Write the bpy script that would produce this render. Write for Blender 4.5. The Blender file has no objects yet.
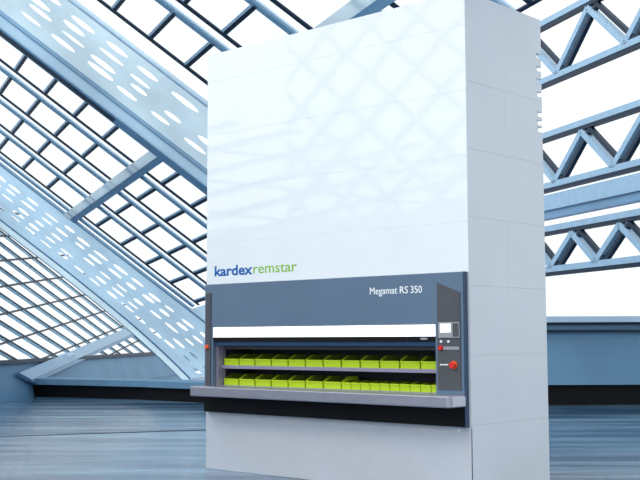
import bpy, bmesh, math
from mathutils import Vector, Matrix

S = bpy.context.scene
COL = S.collection
S.view_settings.view_transform = 'Standard'
S.view_settings.look = 'None'

# ------------------------------------------------------------------ camera
CAM = Vector((10.54, -9.4757, 1.6))
RIGHT = Vector((0.73984, 0.67277, -0.00340))
UP = Vector((0.06124, -0.06231, 0.99618))
FWD = Vector((-0.66999, 0.73722, 0.08730))
cd = bpy.data.cameras.new('camera'); cam = bpy.data.objects.new('camera', cd); COL.objects.link(cam)
m = Matrix((RIGHT, UP, -FWD)).transposed().to_4x4(); m.translation = CAM
cam.matrix_world = m
cd.sensor_width = 36; cd.lens = 1122.18 * 36 / 640; cd.clip_end = 500
S.camera = cam
# ground axes of the hall (A runs away from the viewer, B to the right)
A = Vector((-0.6726, 0.7400, 0)).normalized()
B = Vector((A.y, -A.x, 0))
ORG = Vector((CAM.x, CAM.y, 0))
def hall(side, depth, z): return ORG + A * depth + B * side + Vector((0, 0, z))

# ------------------------------------------------------------------ materials
def srgb(r, g, b):
    f = lambda c: (c / 255 / 12.92) if c / 255 <= .04045 else ((c / 255 + .055) / 1.055) ** 2.4
    return (f(r), f(g), f(b), 1)
def mat(name, col, rough=.4, metal=0, noise=0, nscale=6, emit=0, coat=0, spec=.5):
    mt = bpy.data.materials.new(name); mt.use_nodes = True
    nt = mt.node_tree; p = nt.nodes['Principled BSDF']
    c = srgb(*col)
    p.inputs['Roughness'].default_value = rough; p.inputs['Metallic'].default_value = metal
    p.inputs['Coat Weight'].default_value = coat; p.inputs['Coat Roughness'].default_value = .03
    p.inputs['Specular IOR Level'].default_value = spec
    p.inputs['Base Color'].default_value = c
    if noise:
        tc = nt.nodes.new('ShaderNodeTexCoord'); n = nt.nodes.new('ShaderNodeTexNoise')
        n.inputs['Scale'].default_value = nscale; n.inputs['Detail'].default_value = 4
        nt.links.new(tc.outputs['Object'], n.inputs['Vector'])
        r = nt.nodes.new('ShaderNodeValToRGB')
        r.color_ramp.elements[0].position = .3; r.color_ramp.elements[1].position = .7
        r.color_ramp.elements[0].color = tuple(x * (1 - noise) for x in c[:3]) + (1,)
        r.color_ramp.elements[1].color = tuple(min(1, x * (1 + noise)) for x in c[:3]) + (1,)
        nt.links.new(n.outputs['Fac'], r.inputs['Fac']); nt.links.new(r.outputs['Color'], p.inputs['Base Color'])
    if emit:
        p.inputs['Emission Color'].default_value = c; p.inputs['Emission Strength'].default_value = emit
    return mt
M = {}
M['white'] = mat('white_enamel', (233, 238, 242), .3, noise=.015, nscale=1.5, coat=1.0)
M['side'] = mat('shade_toned_enamel', (210, 217, 224), .35, noise=.025, nscale=1.2, coat=.3)  # cabinet white toned down, side's shade put into the colour
M['lower'] = mat('tray_shadow_enamel', (190, 194, 202), .35, noise=.02)  # enamel darkened to stand for the shadow under the tray
M['joint'] = mat('panel_joint', (208, 216, 224), .6, noise=.05)
M['fascia'] = mat('blue_grey_paint', (92, 113, 136), .35, noise=.04, nscale=2, coat=.2)
M['navy'] = mat('navy_paint', (22, 58, 92), .4, noise=.05)
M['black'] = mat('black_rubber_and_shade', (8, 9, 13), .6, noise=.1, spec=.2)
M['charcoal'] = mat('charcoal_plastic', (74, 76, 82), .5, noise=.05)
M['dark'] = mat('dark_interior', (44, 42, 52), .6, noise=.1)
M['lilac'] = mat('galvanised_steel', (150, 143, 166), .4, metal=.2, noise=.05)
M['steel'] = mat('brushed_aluminium', (158, 158, 170), .35, metal=.5, noise=.05, nscale=9)
M['steel_end'] = mat('aluminium_end', (196, 198, 208), .35, metal=.3, noise=.05, nscale=9)
M['strip'] = mat('light_diffuser', (255, 255, 255), .4, emit=1.0, noise=.001)
M['screen'] = mat('lit_screen', (246, 250, 250), .3, emit=.55, noise=.02, nscale=60)
M['keys'] = mat('keypad_grey', (150, 152, 158), .5, noise=.1, nscale=40)
M['red'] = mat('red_plastic', (220, 40, 28), .35, noise=.04)
M['orange'] = mat('orange_lens', (235, 90, 50), .35, noise=.04)
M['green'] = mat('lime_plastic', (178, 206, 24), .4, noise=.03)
M['green_mid_shade'] = mat('lime_plastic_shaded', (96, 118, 12), .5, noise=.05)  # lime green darkened, lighter shade tone painted inside the bins
M['green_deep_shade'] = mat('lime_plastic_deep_shade', (48, 62, 8), .5, noise=.05)  # deep shade inside the bins, painted as darker plastic
M['kblue'] = mat('lettering_blue', (0, 92, 168), .4, noise=.01)
M['kgreen'] = mat('lettering_green', (134, 188, 48), .4, noise=.01)
M['kwhite'] = mat('lettering_white', (250, 252, 255), .4, noise=.01)
M['railblue'] = mat('rail_blue', (120, 160, 190), .45, noise=.06)
M['raildark'] = mat('rail_dark', (16, 40, 62), .45, noise=.08, spec=.3)
M['beam'] = mat('beam_blue', (192, 218, 238), .4, noise=.08, nscale=1.2)
M['beamdark'] = mat('beam_edge_blue', (108, 150, 184), .4, noise=.1, nscale=1)
M['curb'] = mat('curb_concrete', (104, 144, 174), .6, noise=.08, nscale=2)
M['wall'] = mat('blue_concrete', (104, 146, 178), .6, noise=.07, nscale=.8)
M['truss'] = mat('truss_blue', (150, 184, 210), .4, noise=.06)

def panel_mat(name, col, trans):
    # light-passing composite sheet: part diffuse, part translucent
    mt = bpy.data.materials.new(name); mt.use_nodes = True; nt = mt.node_tree; N = nt.nodes; L = nt.links
    N.clear(); out = N.new('ShaderNodeOutputMaterial'); mix = N.new('ShaderNodeMixShader')
    d = N.new('ShaderNodeBsdfDiffuse'); t = N.new('ShaderNodeBsdfTranslucent')
    tc = N.new('ShaderNodeTexCoord'); n = N.new('ShaderNodeTexNoise'); r = N.new('ShaderNodeValToRGB')
    n.inputs['Scale'].default_value = .35; n.inputs['Detail'].default_value = 5
    c = srgb(*col)
    r.color_ramp.elements[0].color = tuple(x * .82 for x in c[:3]) + (1,); r.color_ramp.elements[1].color = tuple(min(1, x * 1.15) for x in c[:3]) + (1,)
    r.color_ramp.elements[0].position = .35; r.color_ramp.elements[1].position = .65
    L.new(tc.outputs['Object'], n.inputs['Vector']); L.new(n.outputs['Fac'], r.inputs['Fac'])
    L.new(r.outputs['Color'], d.inputs['Color']); L.new(r.outputs['Color'], t.inputs['Color'])
    mix.inputs[0].default_value = trans
    L.new(d.outputs[0], mix.inputs[1]); L.new(t.outputs[0], mix.inputs[2]); L.new(mix.outputs[0], out.inputs[0])
    return mt
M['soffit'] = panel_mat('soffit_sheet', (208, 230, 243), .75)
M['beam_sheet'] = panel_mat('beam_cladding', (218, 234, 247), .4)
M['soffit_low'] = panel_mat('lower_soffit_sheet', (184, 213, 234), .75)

def glass_mat():
    mt = bpy.data.materials.new('roof_glass'); mt.use_nodes = True; nt = mt.node_tree; N = nt.nodes; L = nt.links
    N.clear(); out = N.new('ShaderNodeOutputMaterial'); mix = N.new('ShaderNodeMixShader')
    t = N.new('ShaderNodeBsdfTransparent'); g = N.new('ShaderNodeBsdfGlossy'); f = N.new('ShaderNodeTexNoise')
    t.inputs[0].default_value = (.97, .985, .99, 1); g.inputs['Roughness'].default_value = .06
    mr = N.new('ShaderNodeMapRange'); mr.inputs['To Min'].default_value = .02; mr.inputs['To Max'].default_value = .06
    L.new(f.outputs['Fac'], mr.inputs['Value']); L.new(mr.outputs[0], mix.inputs[0])
    L.new(t.outputs[0], mix.inputs[1]); L.new(g.outputs[0], mix.inputs[2]); L.new(mix.outputs[0], out.inputs[0])
    return mt
M['glass'] = glass_mat()

def floor_mat():
    mt = bpy.data.materials.new('polished_floor'); mt.use_nodes = True; nt = mt.node_tree; N = nt.nodes; L = nt.links
    p = N['Principled BSDF']
    tc = N.new('ShaderNodeTexCoord'); mp = N.new('ShaderNodeMapping'); mp.vector_type = 'TEXTURE'
    mp.inputs['Rotation'].default_value = (0, 0, math.atan2(B.y, B.x)); mp.inputs['Scale'].default_value = (5, .7, 1)
    n = N.new('ShaderNodeTexNoise'); n.inputs['Scale'].default_value = 1.0; n.inputs['Detail'].default_value = 5
    L.new(tc.outputs['Object'], mp.inputs['Vector']); L.new(mp.outputs[0], n.inputs['Vector'])
    r = N.new('ShaderNodeValToRGB')
    r.color_ramp.elements[0].position = .40; r.color_ramp.elements[1].position = .62
    r.color_ramp.elements[0].color = srgb(44, 76, 104); r.color_ramp.elements[1].color = srgb(112, 144, 170)  # light and dark streaks paint the reflections into the base colour
    L.new(n.outputs['Fac'], r.inputs['Fac']); L.new(r.outputs['Color'], p.inputs['Base Color'])
    bp = N.new('ShaderNodeBump'); bp.inputs['Strength'].default_value = .12; bp.inputs['Distance'].default_value = .15
    L.new(n.outputs['Fac'], bp.inputs['Height']); L.new(bp.outputs[0], p.inputs['Normal'])
    p.inputs['Roughness'].default_value = .16; p.inputs['Specular IOR Level'].default_value = .35
    return mt
M['floor'] = floor_mat()

# ------------------------------------------------------------------ mesh helpers
def hexa(bm, pts, mi=0):
    """pts: 8 points, bottom ring 0-3 then top ring 4-7"""
    v = [bm.verts.new(p) for p in pts]
    for f in ((0, 3, 2, 1), (4, 5, 6, 7), (0, 1, 5, 4), (1, 2, 6, 5), (2, 3, 7, 6), (3, 0, 4, 7)):
        fc = bm.faces.new([v[i] for i in f]); fc.material_index = mi
def box(bm, x0, x1, y0, y1, z0, z1, mi=0):
    hexa(bm, [Vector(p) for p in ((x0, y0, z0), (x1, y0, z0), (x1, y1, z0), (x0, y1, z0), (x0, y0, z1), (x1, y0, z1), (x1, y1, z1), (x0, y1, z1))], mi)
def bar(bm, p, q, w, h, up=Vector((0, 0, 1)), mi=0):
    p, q = Vector(p), Vector(q); d = (q - p).normalized(); s = d.cross(up).normalized(); u = s.cross(d)
    a, b = s * w / 2, u * h / 2
    hexa(bm, [p - a - b, p + a - b, q + a - b, q - a - b, p - a + b, p + a + b, q + a + b, q - a + b], mi)
def prism(bm, poly, y0, y1):
    """poly of (x,z); extruded along y"""
    f = [bm.verts.new((x, y0, z)) for x, z in poly]; k = [bm.verts.new((x, y1, z)) for x, z in poly]
    bm.faces.new(f); bm.faces.new(k[::-1]); n = len(poly)
    for i in range(n): bm.faces.new([f[i], k[i], k[(i + 1) % n], f[(i + 1) % n]])
def disc(bm, c, r, y0, y1, r2=None, n=24):
    r2 = r if r2 is None else r2
    a = [bm.verts.new((c[0] + r * math.cos(t * 2 * math.pi / n), y1, c[1] + r * math.sin(t * 2 * math.pi / n))) for t in range(n)]
    b = [bm.verts.new((c[0] + r2 * math.cos(t * 2 * math.pi / n), y0, c[1] + r2 * math.sin(t * 2 * math.pi / n))) for t in range(n)]
    bm.faces.new(a); bm.faces.new(b[::-1])
    for i in range(n): bm.faces.new([a[i], b[i], b[(i + 1) % n], a[(i + 1) % n]])
def origin_of(o):
    v = Vector()
    while o is not None: v += o.location; o = o.parent
    return v
def obj(name, bm, mats, parent=None, bevel=0, loc=None):
    me = bpy.data.meshes.new(name)
    off = origin_of(parent)
    if parent is None and loc is not None: off = Vector(loc)
    bmesh.ops.recalc_face_normals(bm, faces=bm.faces[:])
    bmesh.ops.translate(bm, verts=bm.verts[:], vec=-off)
    bm.to_mesh(me); bm.free()
    for k in (mats if isinstance(mats, (list, tuple)) else [mats]): me.materials.append(M[k])
    o = bpy.data.objects.new(name, me); COL.objects.link(o)
    if parent is not None: o.parent = parent
    elif loc is not None: o.location = Vector(loc)
    if bevel:
        b = o.modifiers.new('bevel', 'BEVEL'); b.width = bevel; b.segments = 2; b.limit_method = 'ANGLE'
    return o
def boxo(name, d, mt, parent, bevel=0):
    bm = bmesh.new(); box(bm, *d); return obj(name, bm, mt, parent, bevel)
def empty(name, loc, label=None, cat=None, group=None, kind=None):
    o = bpy.data.objects.new(name, None); COL.objects.link(o); o.location = loc; o.empty_display_size = .2
    return tag(o, label, cat, group, kind)
def tag(o, label=None, cat=None, group=None, kind=None):
    if label: o['label'] = label
    if cat: o['category'] = cat
    if group: o['group'] = group
    if kind: o['kind'] = kind
    return o
def lettering(name, text, x0, x1, z0, z1, y, mt, parent, bold=0.0, label=None):
    cu = bpy.data.curves.new(name, 'FONT'); cu.body = text; cu.extrude = .02; cu.offset = bold; cu.resolution_u = 4
    t = bpy.data.objects.new(name, cu); COL.objects.link(t)
    dg = bpy.context.evaluated_depsgraph_get(); me = bpy.data.meshes.new_from_object(t.evaluated_get(dg))
    bpy.data.objects.remove(t); bm = bmesh.new(); bm.from_mesh(me); bpy.data.meshes.remove(me)
    xs = [v.co.x for v in bm.verts]; ys = [v.co.y for v in bm.verts]
    ax, bx, ay, by = min(xs), max(xs), min(ys), max(ys)
    for v in bm.verts:
        X = x0 + (v.co.x - ax) / (bx - ax) * (x1 - x0); Z = z0 + (v.co.y - ay) / (by - ay) * (z1 - z0)
        v.co = Vector((X, y - (v.co.z + .02) * .05, Z))
    o = obj(name, bm, mt, parent)
    if label: o['label'] = label
    return o

# ------------------------------------------------------------------ the storage machine
W, D, H = 3.972, 1.50, 5.21
car = empty('storage_carousel', (W / 2, D / 2, 0), 'tall white vertical storage cabinet with blue-grey front and lit opening', 'storage cabinet')
# inner carcass
bm = bmesh.new()
box(bm, .02, W - .02, D - .09, D - .06, .02, H - .02)      # back sheet
obj('back_panel', bm, 'side', car)
boxo('top_panel', (.012, W - .012, .012, D - .07, H - .04, H - .004), 'white', car, .004)
rows = [2.268, 2.79, 3.475, 4.16, 4.845, H]
for i in range(5):
    boxo('front_panel', (0, W, 0, .012, rows[i] + .0007, rows[i + 1] - .0007), 'white', car, .002)
boxo('joint_backing', (.02, W - .032, .0018, .03, 2.3, H - .02), 'joint', car)
fp = boxo('front_panel', (0, W, 0, .03, .0, .70), 'lower', car, .005); fp['label'] = 'shadow-darkened plinth panel below the tray'
def side(x0, x1, y0, y1, z0, z1, notch=()):
    bm = bmesh.new()
    # polygon in (y,z) with rectangular notches cut in the rear edge
    poly = [(y0, z0), (y1, z0)]
    for (a, b) in sorted(notch):
        poly += [(y1, a), (y1 - .11, a), (y1 - .11, b), (y1, b)]
    poly += [(y1, z1), (y0, z1)]
    f = [bm.verts.new((x1, y, z)) for y, z in poly]; k = [bm.verts.new((x0, y, z)) for y, z in poly]
    bm.faces.new(f); bm.faces.new(k[::-1]); n = len(poly)
    for i in range(n): bm.faces.new([f[i], f[(i + 1) % n], k[(i + 1) % n], k[i]])
    return bm
zs = [0] + [.717 + .7085 * k for k in range(7)]
zs[-1] = H
notches = [(z - .025, z + .028) for z in (4.78, 4.63, 4.49, 4.337, 4.223, 4.108, 4.014, 3.934)]
for i in range(len(zs) - 1):
    a, b = zs[i] + (.0009 if i else 0), zs[i + 1] - .0009
    nn = [n for n in notches if n[0] > a + .01 and n[1] < b - .01]
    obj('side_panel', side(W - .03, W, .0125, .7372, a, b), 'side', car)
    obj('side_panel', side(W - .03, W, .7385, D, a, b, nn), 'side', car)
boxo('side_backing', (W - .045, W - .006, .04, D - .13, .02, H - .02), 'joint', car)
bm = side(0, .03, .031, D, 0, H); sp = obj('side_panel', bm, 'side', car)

# blue-grey fascia with opening
fa = boxo('fascia', (.037, 3.945, -.06, 0, 1.745, 2.274), 'fascia', car, .006)
boxo('fascia_column', (.037, .188, -.06, 0, .70, 1.745), 'fascia', car, .004)
boxo('fascia_column', (3.590, 3.945, -.06, 0, .70, 1.745), 'fascia', car, .004)
boxo('fascia_edge', (3.945, 3.953, -.061, .0, .70, 2.274), 'navy', car)
ls = boxo('light_strip', (.200, 3.590, -.068, -.004, 1.616, 1.738), 'strip', car, .004); ls['label'] = 'glowing white strip light over the opening'
hb = boxo('header_bar', (.188, 3.590, -.055, .0, 1.565, 1.612), 'black', car)
bm = bmesh.new(); disc(bm, (0, 0), .05, -.0585, -.055)
for v in bm.verts: v.co.x = v.co.x + 3.44; v.co.z = v.co.z * .22 + 1.592
obj('badge', bm, 'keys', hb)
boxo('door_edge', (.188, 3.590, -.04, .01, 1.515, 1.565), 'navy', car, .003)
# side light-curtain post on the left
po = boxo('sensor_post', (.068, .157, -.075, -.06, 1.02, 2.168), 'charcoal', car, .004)
bm = bmesh.new(); disc(bm, (.10, 1.498), .030, -.10, -.075, .024); obj('indicator_lamp', bm, 'orange', po)
# inside of the opening
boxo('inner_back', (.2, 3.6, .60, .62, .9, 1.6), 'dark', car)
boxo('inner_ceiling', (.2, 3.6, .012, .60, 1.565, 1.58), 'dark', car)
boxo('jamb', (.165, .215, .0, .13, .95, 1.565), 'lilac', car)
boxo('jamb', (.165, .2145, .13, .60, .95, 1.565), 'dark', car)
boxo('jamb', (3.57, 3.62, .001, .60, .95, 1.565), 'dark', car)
# shelves (carriers)
ca = boxo('shelf', (.215, 3.57, .07, .60, 1.232, 1.274), 'lilac', car, .003)
boxo('shelf', (.215, 3.57, .07, .60, .985, 1.030), 'lilac', car, .003)
boxo('carrier_head', (.216, 3.569, .10, .13, 1.47, 1.565), 'charcoal', car)
# black recess below the tray
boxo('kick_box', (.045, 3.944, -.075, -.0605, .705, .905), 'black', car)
# tray / work counter : profiled front with chamfered ends
bm = bmesh.new()
y0, z0, z1 = -.325, .905, 1.022
pl = [(.02, 0), (.02, y0 + .03), (.05, y0), (W - .05, y0), (W - .02, y0 + .03), (W - .02, -.0), (W - .02, -.0)][:6]
pl = [(.045, -.062), (.045, y0 + .03), (.075, y0), (W - .05, y0), (W - .02, y0 + .03), (W - .02, -.062)]
f = [bm.verts.new((x, y, z0)) for x, y in pl]; k = [bm.verts.new((x, y, z1)) for x, y in pl]
bm.faces.new(f); bm.faces.new(k[::-1])
for i in range(6): bm.faces.new([f[i], k[i], k[(i + 1) % 6], f[(i + 1) % 6]])
tr = obj('work_counter', bm, 'steel', car, .012); tr['label'] = 'silver work counter running under the opening'
boxo('counter_sill', (.19, 3.588, -.062, .069, .985, 1.020), 'steel', car)
boxo('end_cap', (W - .0205, W - .012, y0 + .045, -.064, z0 + .01, z1 - .01), 'steel_end', tr, .003)
# control panel
bm = bmesh.new(); prism(bm, [(3.622, 2.172), (3.622, 1.075), (3.908, 1.075), (3.908, 2.062)], -.070, -.06)
cp = obj('control_panel', bm, 'charcoal', car)
un = boxo('display_unit', (3.640, 3.906, -.082, -.070, 1.600, 1.760), 'keys', cp, .004)
boxo('screen', (3.668, 3.800, -.086, -.082, 1.655, 1.745), 'screen', un)
boxo('keypad', (3.825, 3.898, -.084, -.082, 1.612, 1.748), 'charcoal', un)
for x in (3.672, 3.765):
    bm = bmesh.new(); disc(bm, (x, 1.563), .013, -.080, -.070); obj('push_button', bm, 'kwhite', cp)
bm = bmesh.new(); disc(bm, (3.668, 1.497), .026, -.095, -.070, .022); b = obj('rotary_switch', bm, 'red', cp); b['label'] = 'small red rotary switch'
boxo('button_plate', (3.70, 3.895, -.076, -.070, 1.480, 1.512), 'keys', cp)
bm = bmesh.new(); disc(bm, (3.825, 1.325), .042, -.076, -.070); pt = obj('emergency_stop_plate', bm, 'orange', cp)
bm = bmesh.new(); disc(bm, (3.825, 1.325), .026, -.112, -.076, .034); b = obj('emergency_stop_button', bm, 'red', pt, .004); b['label'] = 'large red mushroom emergency stop button'
bm = bmesh.new()
for x in (3.655, 3.685, 3.71, 3.735): box(bm, x, x + .017, -.073, -.070, 1.320, 1.334)
obj('switch_marking', bm, 'kwhite', cp)
bm = bmesh.new(); disc(bm, (3.83, .665), .012, -.006, 0); obj('screw', bm, 'kwhite', fp)
# lettering
kf = lettering('logo_lettering', 'kardex', .150, .825, 2.372, 2.502, 0, 'kblue', car, .026, 'bold blue lettering')
kg = lettering('logo_lettering', 'remstar', .840, 1.560, 2.380, 2.480, 0, 'kgreen', car, .004, 'light green lettering')
for word, xa, xb, za in (('Megamat', 2.715, 3.095, 2.048), ('RS', 3.130, 3.240, 2.072), ('350', 3.275, 3.425, 2.072)):
    lettering('model_lettering', word, xa, xb, za, 2.148, -.06, 'kwhite', fa, 0.0, 'white lettering')

# ------------------------------------------------------------------ green bins
def make_bin(w, name, label, hb=.135, hf=.080):
    """open-front picking bin, front at local y=0, base at z=0"""
    bm = bmesh.new(); d, t = .30, .006; h = w / 2
    def wallx(x0, x1, side):
        pr = [(0, 0), (d, 0), (d, hb), (d * .42, hb), (.012, hf), (0, hf)]
        a = [bm.verts.new((x0, y, z)) for y, z in pr]; b = [bm.verts.new((x1, y, z)) for y, z in pr]
        fa_, fb_ = bm.faces.new(a), bm.faces.new(b[::-1])
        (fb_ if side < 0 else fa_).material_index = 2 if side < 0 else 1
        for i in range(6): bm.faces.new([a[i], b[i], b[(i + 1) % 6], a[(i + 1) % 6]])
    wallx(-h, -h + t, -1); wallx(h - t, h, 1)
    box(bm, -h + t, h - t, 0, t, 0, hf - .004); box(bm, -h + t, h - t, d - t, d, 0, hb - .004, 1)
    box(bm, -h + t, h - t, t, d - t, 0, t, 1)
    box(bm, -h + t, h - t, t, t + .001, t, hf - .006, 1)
    box(bm, -h + .002, h - .002, -.007, .0, hf - .018, hf)      # rolled lip
    box(bm, -h + .002, h - .002, -.004, .0, 0, .008)
    return tag(obj(name, bm, ['green', 'green_deep_shade', 'green_mid_shade'], None, 0, (0, 0, 0)), label, 'bin')
ordn = ['leftmost', 'second', 'third', 'fourth', 'fifth', 'sixth', 'seventh', 'eighth', 'ninth', 'tenth', 'eleventh']
x0, x1 = .222, 3.556; pitch = (x1 - x0) / 12
wide = make_bin(pitch - .022, 'storage_bin', None)
first = True
for (n, z, row, grp) in ((12, 1.274, 'upper', 'wide green bins on the upper shelf'), (7, 1.030, 'lower', 'wide green bins on the lower shelf')):
    for i in range(n):
        if first: o = wide; first = False
        else: o = wide.copy(); COL.objects.link(o)
        o.location = (x0 + pitch * (i + .5), .09, z)
        if row == 'upper':
            lb = 'wide lime green bin at the %s end of the upper shelf' % ('left' if i == 0 else 'right') if i in (0, 11) else 'wide lime green bin on the upper shelf, %s from the left' % ordn[i]
        else:
            lb = 'wide lime green bin at the left end of the lower shelf' if i == 0 else ('wide lime green bin on the lower shelf, next to the narrow ones' if i == 6 else 'wide lime green bin on the lower shelf, %s from the left' % ordn[i])
        tag(o, lb, 'bin', grp)
nar = make_bin(pitch / 2 - .010, 'narrow_storage_bin', None, .095, .078)
for i in range(10):
    o = nar if i == 0 else nar.copy()
    if i: COL.objects.link(o)
    o.location = (x0 + pitch * 7 + pitch / 2 * (i + .5), .09, 1.030)
    lb = 'narrow lime green bin beside the last wide one' if i == 0 else ('narrow lime green bin at the right end of the lower shelf' if i == 9 else 'narrow lime green bin on the lower shelf, %s of the ten from the left' % ordn[i])
    tag(o, lb, 'bin', 'narrow green bins on the lower shelf')

# ------------------------------------------------------------------ sloping glass roof
RO = Vector((-12.7100, 7.7136, 4.4689)); RU = Vector((.43275, .45068, -.48127)); RV = Vector((1.61589, -.63063, .14045))
RN = RU.cross(RV).normalized()      # points down into the hall
if RN.z > 0: RN = -RN
def make_plane(O, U, V, N):
    def P(u, v, n=0): return O + U * u + V * v + N * n
    def blk(bm, u0, u1, v0, v1, n0, n1, mi=0):
        hexa(bm, [P(u0, v0, n0), P(u1, v0, n0), P(u1, v1, n0), P(u0, v1, n0), P(u0, v0, n1), P(u1, v0, n1), P(u1, v1, n1), P(u0, v1, n1)], mi)
    return P, blk
P, blk = make_plane(RO, RU, RV, RN)
roof = empty('ceiling', P(7.4, -1), kind='structure')
UMIN = -12
def umax(v): return 4.15 if v < 3.3 else 5.2 if v < 6.5 else .75
# glass
bm = bmesh.new()
for v in range(-1, 13):
    v0, v1 = max(v, -.5), v + 1
    if v in (4,): continue
    if v == 3: v1 = 3.75
    if v == 5: v0 = 5.7
    u = UMIN
    while u < umax(v0 + .1):
        ue = min(u + 1, umax(v0 + .1))
        q = [bm.verts.new(P(*t, -.10)) for t in ((u, v0), (ue, v0), (ue, v1), (u, v1))]; bm.faces.new(q); u += 1
obj('glass_pane', bm, 'glass', roof)
# rails running down the slope (dark gasket angle + blue angle)
for v in [0, 1, 2, 3, 6, 7, 8, 9, 10, 11, 12]:
    bm = bmesh.new()
    um = umax(v - .05)
    blk(bm, UMIN, um, v - .048, v, 0, .03, 0)
    if v != 6:
        blk(bm, UMIN, um, v - .30, v - .235, 0, .03, 1); blk(bm, UMIN, um, v - .235, v - .20, -.02, .01, 2)
    obj('rafter', bm, ['raildark', 'railblue', 'beam'], roof)
# cross bars, one per cell
spans = [(0, .70), (1, 1.70), (2, 2.70), (3, 3.70), (6, 6.70), (7, 7.70), (8, 8.70), (9, 9.70), (10, 10.70), (11, 11.70)]
for u in range(UMIN, 8):
    if u in (-1,): continue
    bm = bmesh.new(); k = 0
    for (a, b) in spans:
        if u > umax(a + .1): continue
        blk(bm, u - .045, u + .045, a, b + .04, 0, .03, 0); blk(bm, u - .10, u - .045, a, b + .04, -.02, .015, 1); k += 1
    if k: obj('glazing_bar', bm, ['raildark', 'beam'], roof)
    else: bm.free()
def sheet(bm, u0, u1, v0, v1, n, lip=.08, mi=0):
    '''thin cladding sheet with folded edges'''
    for q in ([(u0, v0, n), (u1, v0, n), (u1, v1, n), (u0, v1, n)], [(u0, v0, n), (u1, v0, n), (u1, v0, n - lip), (u0, v0, n - lip)], [(u0, v1, n), (u1, v1, n), (u1, v1, n - lip), (u0, v1, n - lip)]):
        bm.faces.new([bm.verts.new(P(*c)) for c in q]).material_index = mi

# big cross beam
bm = bmesh.new()
for a, b in ((-.5, 3.75), (5.65, 12)): sheet(bm, -1.0, -.74, a, b, .08); blk(bm, -.74, -.54, a, b, -.02, .07, 1)
obj('cross_beam', bm, ['beam_sheet', 'beamdark'], roof)
# ridge closing beam at the side by the machine
bm = bmesh.new(); blk(bm, .70, .76, 6.4, 12, -.02, .03); obj('edge_beam', bm, 'raildark', roof)

def slotted(bm, Pf, u0, u1, v0, v1, n, nu, nv, seed, slant=.0, size=(.34, .13), mi=0, vf=None):
    """sheet with rows of long oval openings; cells whose hash says so stay closed"""
    import random
    rnd = random.Random(seed); K = 16
    vf = vf or (lambda u, t: v0 + (v1 - v0) * t)
    for i in range(nu):
        for j in range(nv):
            a0, a1 = u0 + (u1 - u0) * i / nu, u0 + (u1 - u0) * (i + 1) / nu; t0, t1 = j / nv, (j + 1) / nv
            def Q(s, t):
                u = a0 + (a1 - a0) * s; tt = t0 + (t1 - t0) * t
                return Pf(u, vf(u, tt), n)
            if rnd.random() < .10 or j in (0, nv - 1):
                bm.faces.new([bm.verts.new(Q(*c)) for c in ((0, 0), (1, 0), (1, 1), (0, 1))]).material_index = mi; continue
            cx, cy = .5 + rnd.uniform(-.1, .1), .5 + rnd.uniform(-.18, .18); rx, ry = size[0] * rnd.uniform(.75, 1.25), size[1] * rnd.uniform(.7, 1.2)
            out, inn = [], []
            for k in range(K):
                th = 2 * math.pi * k / K; c, s = math.cos(th), math.sin(th); mx = max(abs(c), abs(s))
                out.append(bm.verts.new(Q(.5 + .5 * c / mx, .5 + .5 * s / mx)))
                inn.append(bm.verts.new(Q(cx + rx * c, cy + ry * s + slant * c)))
            for k in range(K): bm.faces.new([out[k], out[(k + 1) % K], inn[(k + 1) % K], inn[k]]).material_index = mi
bm = bmesh.new(); sheet(bm, 4.2, 7.3, -.5, 3.75, .03); obj('end_panel', bm, 'soffit_low', roof)
# upper soffit band
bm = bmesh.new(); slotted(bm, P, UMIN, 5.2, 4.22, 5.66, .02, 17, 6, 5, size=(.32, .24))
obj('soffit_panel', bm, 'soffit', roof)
bm = bmesh.new(); blk(bm, UMIN, 5.2, 5.56, 5.60, .02, .05, 0); obj('soffit_trim', bm, 'beam', roof)
bm = bmesh.new(); sheet(bm, UMIN, 5.2, 3.92, 4.24, .10); blk(bm, UMIN, 5.2, 3.74, 3.92, -.02, .12, 1); blk(bm, UMIN, 5.2, 4.23, 4.25, .10, .11, 1)
blk(bm, UMIN, -2.2, 3.78, 3.88, .12, .13, 2)
obj('main_beam', bm, ['soffit_low', 'beamdark', 'raildark'], roof)
# lower soffit band, widening downhill
def low_edge(u): return -3.05 - .045 * max(0, u - 1) - .022 * max(0, u - 3) ** 2
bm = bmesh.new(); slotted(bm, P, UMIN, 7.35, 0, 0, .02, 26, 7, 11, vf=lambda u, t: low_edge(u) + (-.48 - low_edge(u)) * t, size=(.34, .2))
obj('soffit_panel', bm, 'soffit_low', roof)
bm = bmesh.new(); blk(bm, UMIN, 7.35, -.53, -.47, -.02, .04, 1)
obj('soffit_trim', bm, ['soffit', 'railblue'], roof)
bm = bmesh.new()
us = [UMIN] + [0 + .75 * i for i in range(10)] + [7.35]
for a, b in zip(us, us[1:]):
    for (w0, w1, n0, n1, mi) in ((-.02, .02, .0, .05, 1), (-.44, -.40, 0, .05, 1)):
        ea, eb = low_edge(a), low_edge(b)
        hexa(bm, [P(a, ea + w0, n0), P(b, eb + w0, n0), P(b, eb + w1, n0), P(a, ea + w1, n0), P(a, ea + w0, n1), P(b, eb + w0, n1), P(b, eb + w1, n1), P(a, ea + w1, n1)], mi)
for a, b in zip(us, us[1:]):
    ea, eb = low_edge(a), low_edge(b)
    bm.faces.new([bm.verts.new(P(*c)) for c in ((a, ea - .40, .04), (b, eb - .40, .04), (b, eb - .02, .04), (a, ea - .02, .04))])
obj('edge_beam', bm, ['soffit', 'beamdark'], roof)

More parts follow.
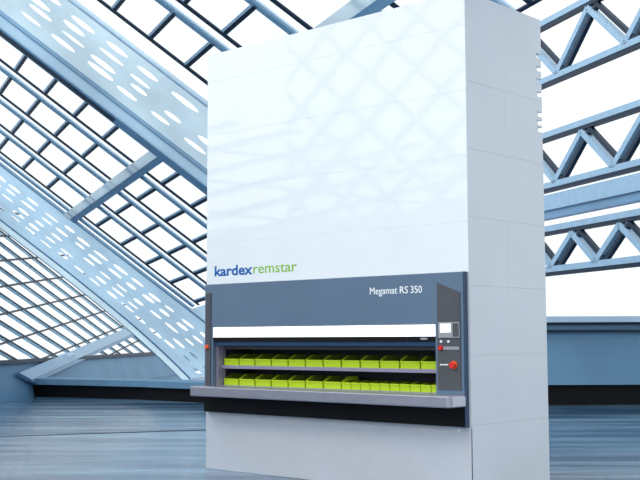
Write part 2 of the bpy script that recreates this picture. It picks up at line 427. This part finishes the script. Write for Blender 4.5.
# ------------------------------------------------------------------ far glazing beyond the roof
FO = Vector((CAM.x, CAM.y, CAM.z)) + (Vector((-22.156, 14.953, 2.564)) - CAM) * 1.05
FU = Vector((-.968, 1.594, -.512)) * 1.05; FV = Vector((-.853, 1.009, .127)) * -1.05
FU = Vector((-.968, 1.594, -.512)) * 1.05; FV = Vector((-.853, 1.009, .127)) * 1.05
FN = FU.cross(FV).normalized()
if FN.dot(CAM - FO) < 0: FN = -FN
Q, qblk = make_plane(FO, FU, FV, FN)
far = empty('window_1', Q(2, 0), kind='structure')
def usill(v): return (FO.z + FV.z * v - .98) / -FU.z
VS = list(range(-20, 3))
bm = bmesh.new()
for v in VS:
    bm.faces.new([bm.verts.new(Q(*t, -.1)) for t in ((-9, v), (usill(v), v), (usill(v + 1), v + 1), (-9, v + 1))])
obj('glass_pane', bm, 'glass', far)
for v in VS:
    bm = bmesh.new(); qblk(bm, -9, usill(v), v - .09, v, 0, .05, 0); qblk(bm, -9, usill(v), v - .26, v - .09, 0, .03, 1); obj('rafter', bm, ['raildark', 'soffit'], far)
for u in range(-8, 3):
    va = -20 if usill(-20) > u else (.98 - FO.z - u * FU.z) / FV.z
    bm = bmesh.new(); qblk(bm, u - .035, u + .035, va, 3, 0, .04, 0); obj('glazing_bar', bm, 'raildark', far)
bm = bmesh.new(); qblk(bm, 1.15, 1.55, -10, 1.4, -.02, .12, 0); qblk(bm, 1.55, 1.7, -10, 1.4, -.02, .08, 1); obj('cross_beam', bm, ['truss', 'beamdark'], far)

# ------------------------------------------------------------------ floor and low walls
bm = bmesh.new()
c = [hall(-30, -20, 0), hall(40, -20, 0), hall(40, 52, 0), hall(-30, 52, 0)]
hexa(bm, [p + Vector((0, 0, -.2)) for p in c] + c)
fl = obj('floor', bm, 'floor'); fl['kind'] = 'structure'
a, b_ = Vector((-5.402, 2.005, 0)), Vector((-4.462, 3.874, 0)); d = (b_ - a)
bm = bmesh.new(); bar(bm, a - d * 3 + Vector((0, 0, .002)), b_ + d * .05 + Vector((0, 0, .002)), .09, .006); obj('floor_joint', bm, 'raildark', fl)
# curved kerb over a recess painted black for its shadow
base = [(-23.5, 5.6), (-20.6, 7.1), (-17.8, 8.18), (-15.1, 8.97), (-13.0, 9.37), (-10.73, 9.44), (-8.6, 9.2)]
base = [Vector((x, y, 0)) for x, y in base]
nrm = []
for i, p in enumerate(base):
    t = (base[min(i + 1, len(base) - 1)] - base[max(i - 1, 0)]).normalized(); nrm.append(Vector((-t.y, t.x, 0)))
def sweep(bm, o0, o1, z0, z1, mi=0):
    for i in range(len(base) - 1):
        p, q, n, k = base[i], base[i + 1], nrm[i], nrm[i + 1]
        Z = Vector((0, 0, 1))
        hexa(bm, [p + n * o0 + Z * z0, q + k * o0 + Z * z0, q + k * o1 + Z * z0, p + n * o1 + Z * z0,
                  p + n * o0 + Z * z1, q + k * o0 + Z * z1, q + k * o1 + Z * z1, p + n * o1 + Z * z1], mi)
bm = bmesh.new(); sweep(bm, 0, 1.2, .34, .50)
kw = obj('wall_back', bm, 'curb'); kw['kind'] = 'structure'
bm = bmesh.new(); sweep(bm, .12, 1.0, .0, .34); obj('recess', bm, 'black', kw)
# sloping concrete base of the far glazing
def sill(v, z=.96): p = Q(usill(v), v); return Vector((p.x, p.y, z))
bm = bmesh.new(); tl, tR = sill(-20), sill(9); bk = A * 1.2
bl, br = tl - A * 3.2 - Vector((0, 0, tl.z)), tR - A * 3.2 - Vector((0, 0, tR.z))
g = lambda p: Vector((p.x, p.y, 0))
hexa(bm, [bl, br, g(tR + bk), g(tl + bk), tl, tR, tR + bk, tl + bk])
sw = obj('wall_left', bm, 'wall'); sw['kind'] = 'structure'
bm = bmesh.new(); bar(bm, sill(-20, 1.0), sill(9, 1.0), .2, .10); obj('coping', bm, 'raildark', sw)
bm = bmesh.new(); e = sill(-6.6, 1.05); bar(bm, e, e - A * 3.1 - B * 1.2 - Vector((0, 0, .85)), .5, .22); obj('rim', bm, 'beam', sw)
# right hand low wall
bm = bmesh.new()
R_ = lambda s0, s1, d0, d1, z0, z1: hexa(bm, [hall(s0, d0, z0), hall(s1, d0, z0), hall(s1, d1, z0), hall(s0, d1, z0), hall(s0, d0, z1), hall(s1, d0, z1), hall(s1, d1, z1), hall(s0, d1, z1)])
R_(3.6, 14, 26.8, 27.3, .48, 1.95)
rw = obj('wall_right', bm, 'wall'); rw['kind'] = 'structure'
bm = bmesh.new(); R_(3.6, 14, 26.95, 27.3, 0, .48); obj('recess', bm, 'black', rw)  # set-back base painted black as the shadow below the wall
bm = bmesh.new(); R_(3.6, 14, 26.7, 26.8, 1.72, 1.78); R_(3.6, 14, 26.72, 26.8, 1.90, 1.96); obj('handrail_line', bm, 'raildark', rw)
bm = bmesh.new(); R_(3.6, 14, 26.6, 27.35, 1.96, 2.10); obj('coping', bm, 'beam', rw)

# ------------------------------------------------------------------ trusses of the right-hand facade
T0 = (5.013, 25.0); TD = (.313, -.950)
def tp(s, z): return hall(T0[0] + TD[0] * s, T0[1] + TD[1] * s, z)
S0, S1 = -2.6, 9.0
def truss(zt, zb, label):
    t = empty('steel_truss', tp(S0, zb), label, 'roof truss', 'steel trusses behind the cabinet')
    for z in (zt, zb):
        bm = bmesh.new(); bar(bm, tp(S0, z), tp(S1, z), .14, .13, mi=0); bar(bm, tp(S0, z - .105), tp(S1, z - .105), .12, .08, mi=1)
        obj('chord', bm, ['truss', 'raildark'], t)
    h = zt - zb; s = -.55 - 2 * h * 1.0; dn = True
    while s < S1 - h:
        e = s + h
        p, q = ((s, zt - .18), (e, zb + .05)) if dn else ((s, zb + .05), (e, zt - .18))
        bm = bmesh.new(); bar(bm, tp(*p), tp(*q), .14, .13, mi=0)
        off = .32
        bar(bm, tp(p[0] + off, p[1]), tp(q[0] + off, q[1]), .10, .09, mi=1)
        obj('diagonal', bm, ['truss', 'raildark'], t)
        s = e; dn = not dn
    return t
truss(8.66, 7.34, 'topmost blue steel truss with zigzag struts right of the cabinet top')
truss(6.10, 4.96, 'middle blue steel truss, just above the wide pale fascia beam')
truss(4.00, 3.10, 'lowest blue steel truss, just above the low blue wall')
bm = bmesh.new(); bar(bm, tp(S0, 4.56), tp(S1, 4.56), .3, .34, mi=0); bar(bm, tp(S0, 4.30), tp(S1, 4.30), .2, .18, mi=1)
o = obj('fascia_beam', bm, ['truss', 'beamdark'], None, loc=tp(S0, 4.3)); tag(o, 'wide pale blue fascia beam between the middle and lowest trusses', 'beam')

# ------------------------------------------------------------------ unseen wall and lattice, added for their reflection in the enamel
bm = bmesh.new(); box(bm, -15, -2.6, -11.6, -11.3, 0, 4.6)
ew = obj('reflection_wall', bm, 'side'); ew['kind'] = 'structure'
eg = empty('reflection_lattice', (-6, -11.4, 4.6), kind='structure')
bm = bmesh.new(); box(bm, -9.6, -2.6, -11.5, -11.47, 4.6, 10.2); obj('glass_pane', bm, 'glass', eg)
def clip(p, d):
    t0, t1 = -99, 99
    for o_, dd, lo, hi in ((p[0], d[0], -9.6, -2.6), (p[1], d[1], 4.6, 10.2)):
        a_, b2 = (lo - o_) / dd, (hi - o_) / dd
        t0, t1 = max(t0, min(a_, b2)), min(t1, max(a_, b2))
    return t0, t1
for d, n in (((.80, .60), 9), ((.74, -.67), 9)):
    for k in range(-n, n + 1):
        p = (-6.1 - d[1] * k * .95, 7.4 + d[0] * k * .95); t0, t1 = clip(p, d)
        if t1 - t0 > .3:
            bm = bmesh.new(); bar(bm, (p[0] + d[0] * t0, -11.42, p[1] + d[1] * t0), (p[0] + d[0] * t1, -11.42, p[1] + d[1] * t1), .12, .16)
            obj('glazing_bar', bm, 'railblue', eg)

# ------------------------------------------------------------------ light
w = bpy.data.worlds.new('sky'); S.world = w; w.use_nodes = True
nt = w.node_tree; bg = nt.nodes['Background']; bg.inputs[0].default_value = (.93, .975, 1.0, 1)
tc = nt.nodes.new('ShaderNodeTexCoord'); dt = nt.nodes.new('ShaderNodeVectorMath'); dt.operation = 'DOT_PRODUCT'
dt.inputs[1].default_value = (-.25, -.94, .22)      # brighter sky in front of the cabinet, lifting its face and roof undersides
mr = nt.nodes.new('ShaderNodeMapRange'); mr.inputs['From Min'].default_value = .1; mr.inputs['From Max'].default_value = 1
mr.inputs['To Min'].default_value = 1.15; mr.inputs['To Max'].default_value = 1.9
nt.links.new(tc.outputs['Generated'], dt.inputs[0]); nt.links.new(dt.outputs['Value'], mr.inputs['Value']); nt.links.new(mr.outputs[0], bg.inputs[1])
sun = bpy.data.lights.new('sun', 'SUN'); sun.energy = 0.95; sun.angle = math.radians(14); sun.color = (1, .985, .96)
so = bpy.data.objects.new('sun', sun); COL.objects.link(so); so.location = (0, -10, 15)
dirv = Vector((.30, .72, -.85)).normalized()
so.rotation_euler = dirv.to_track_quat('-Z', 'Y').to_euler()
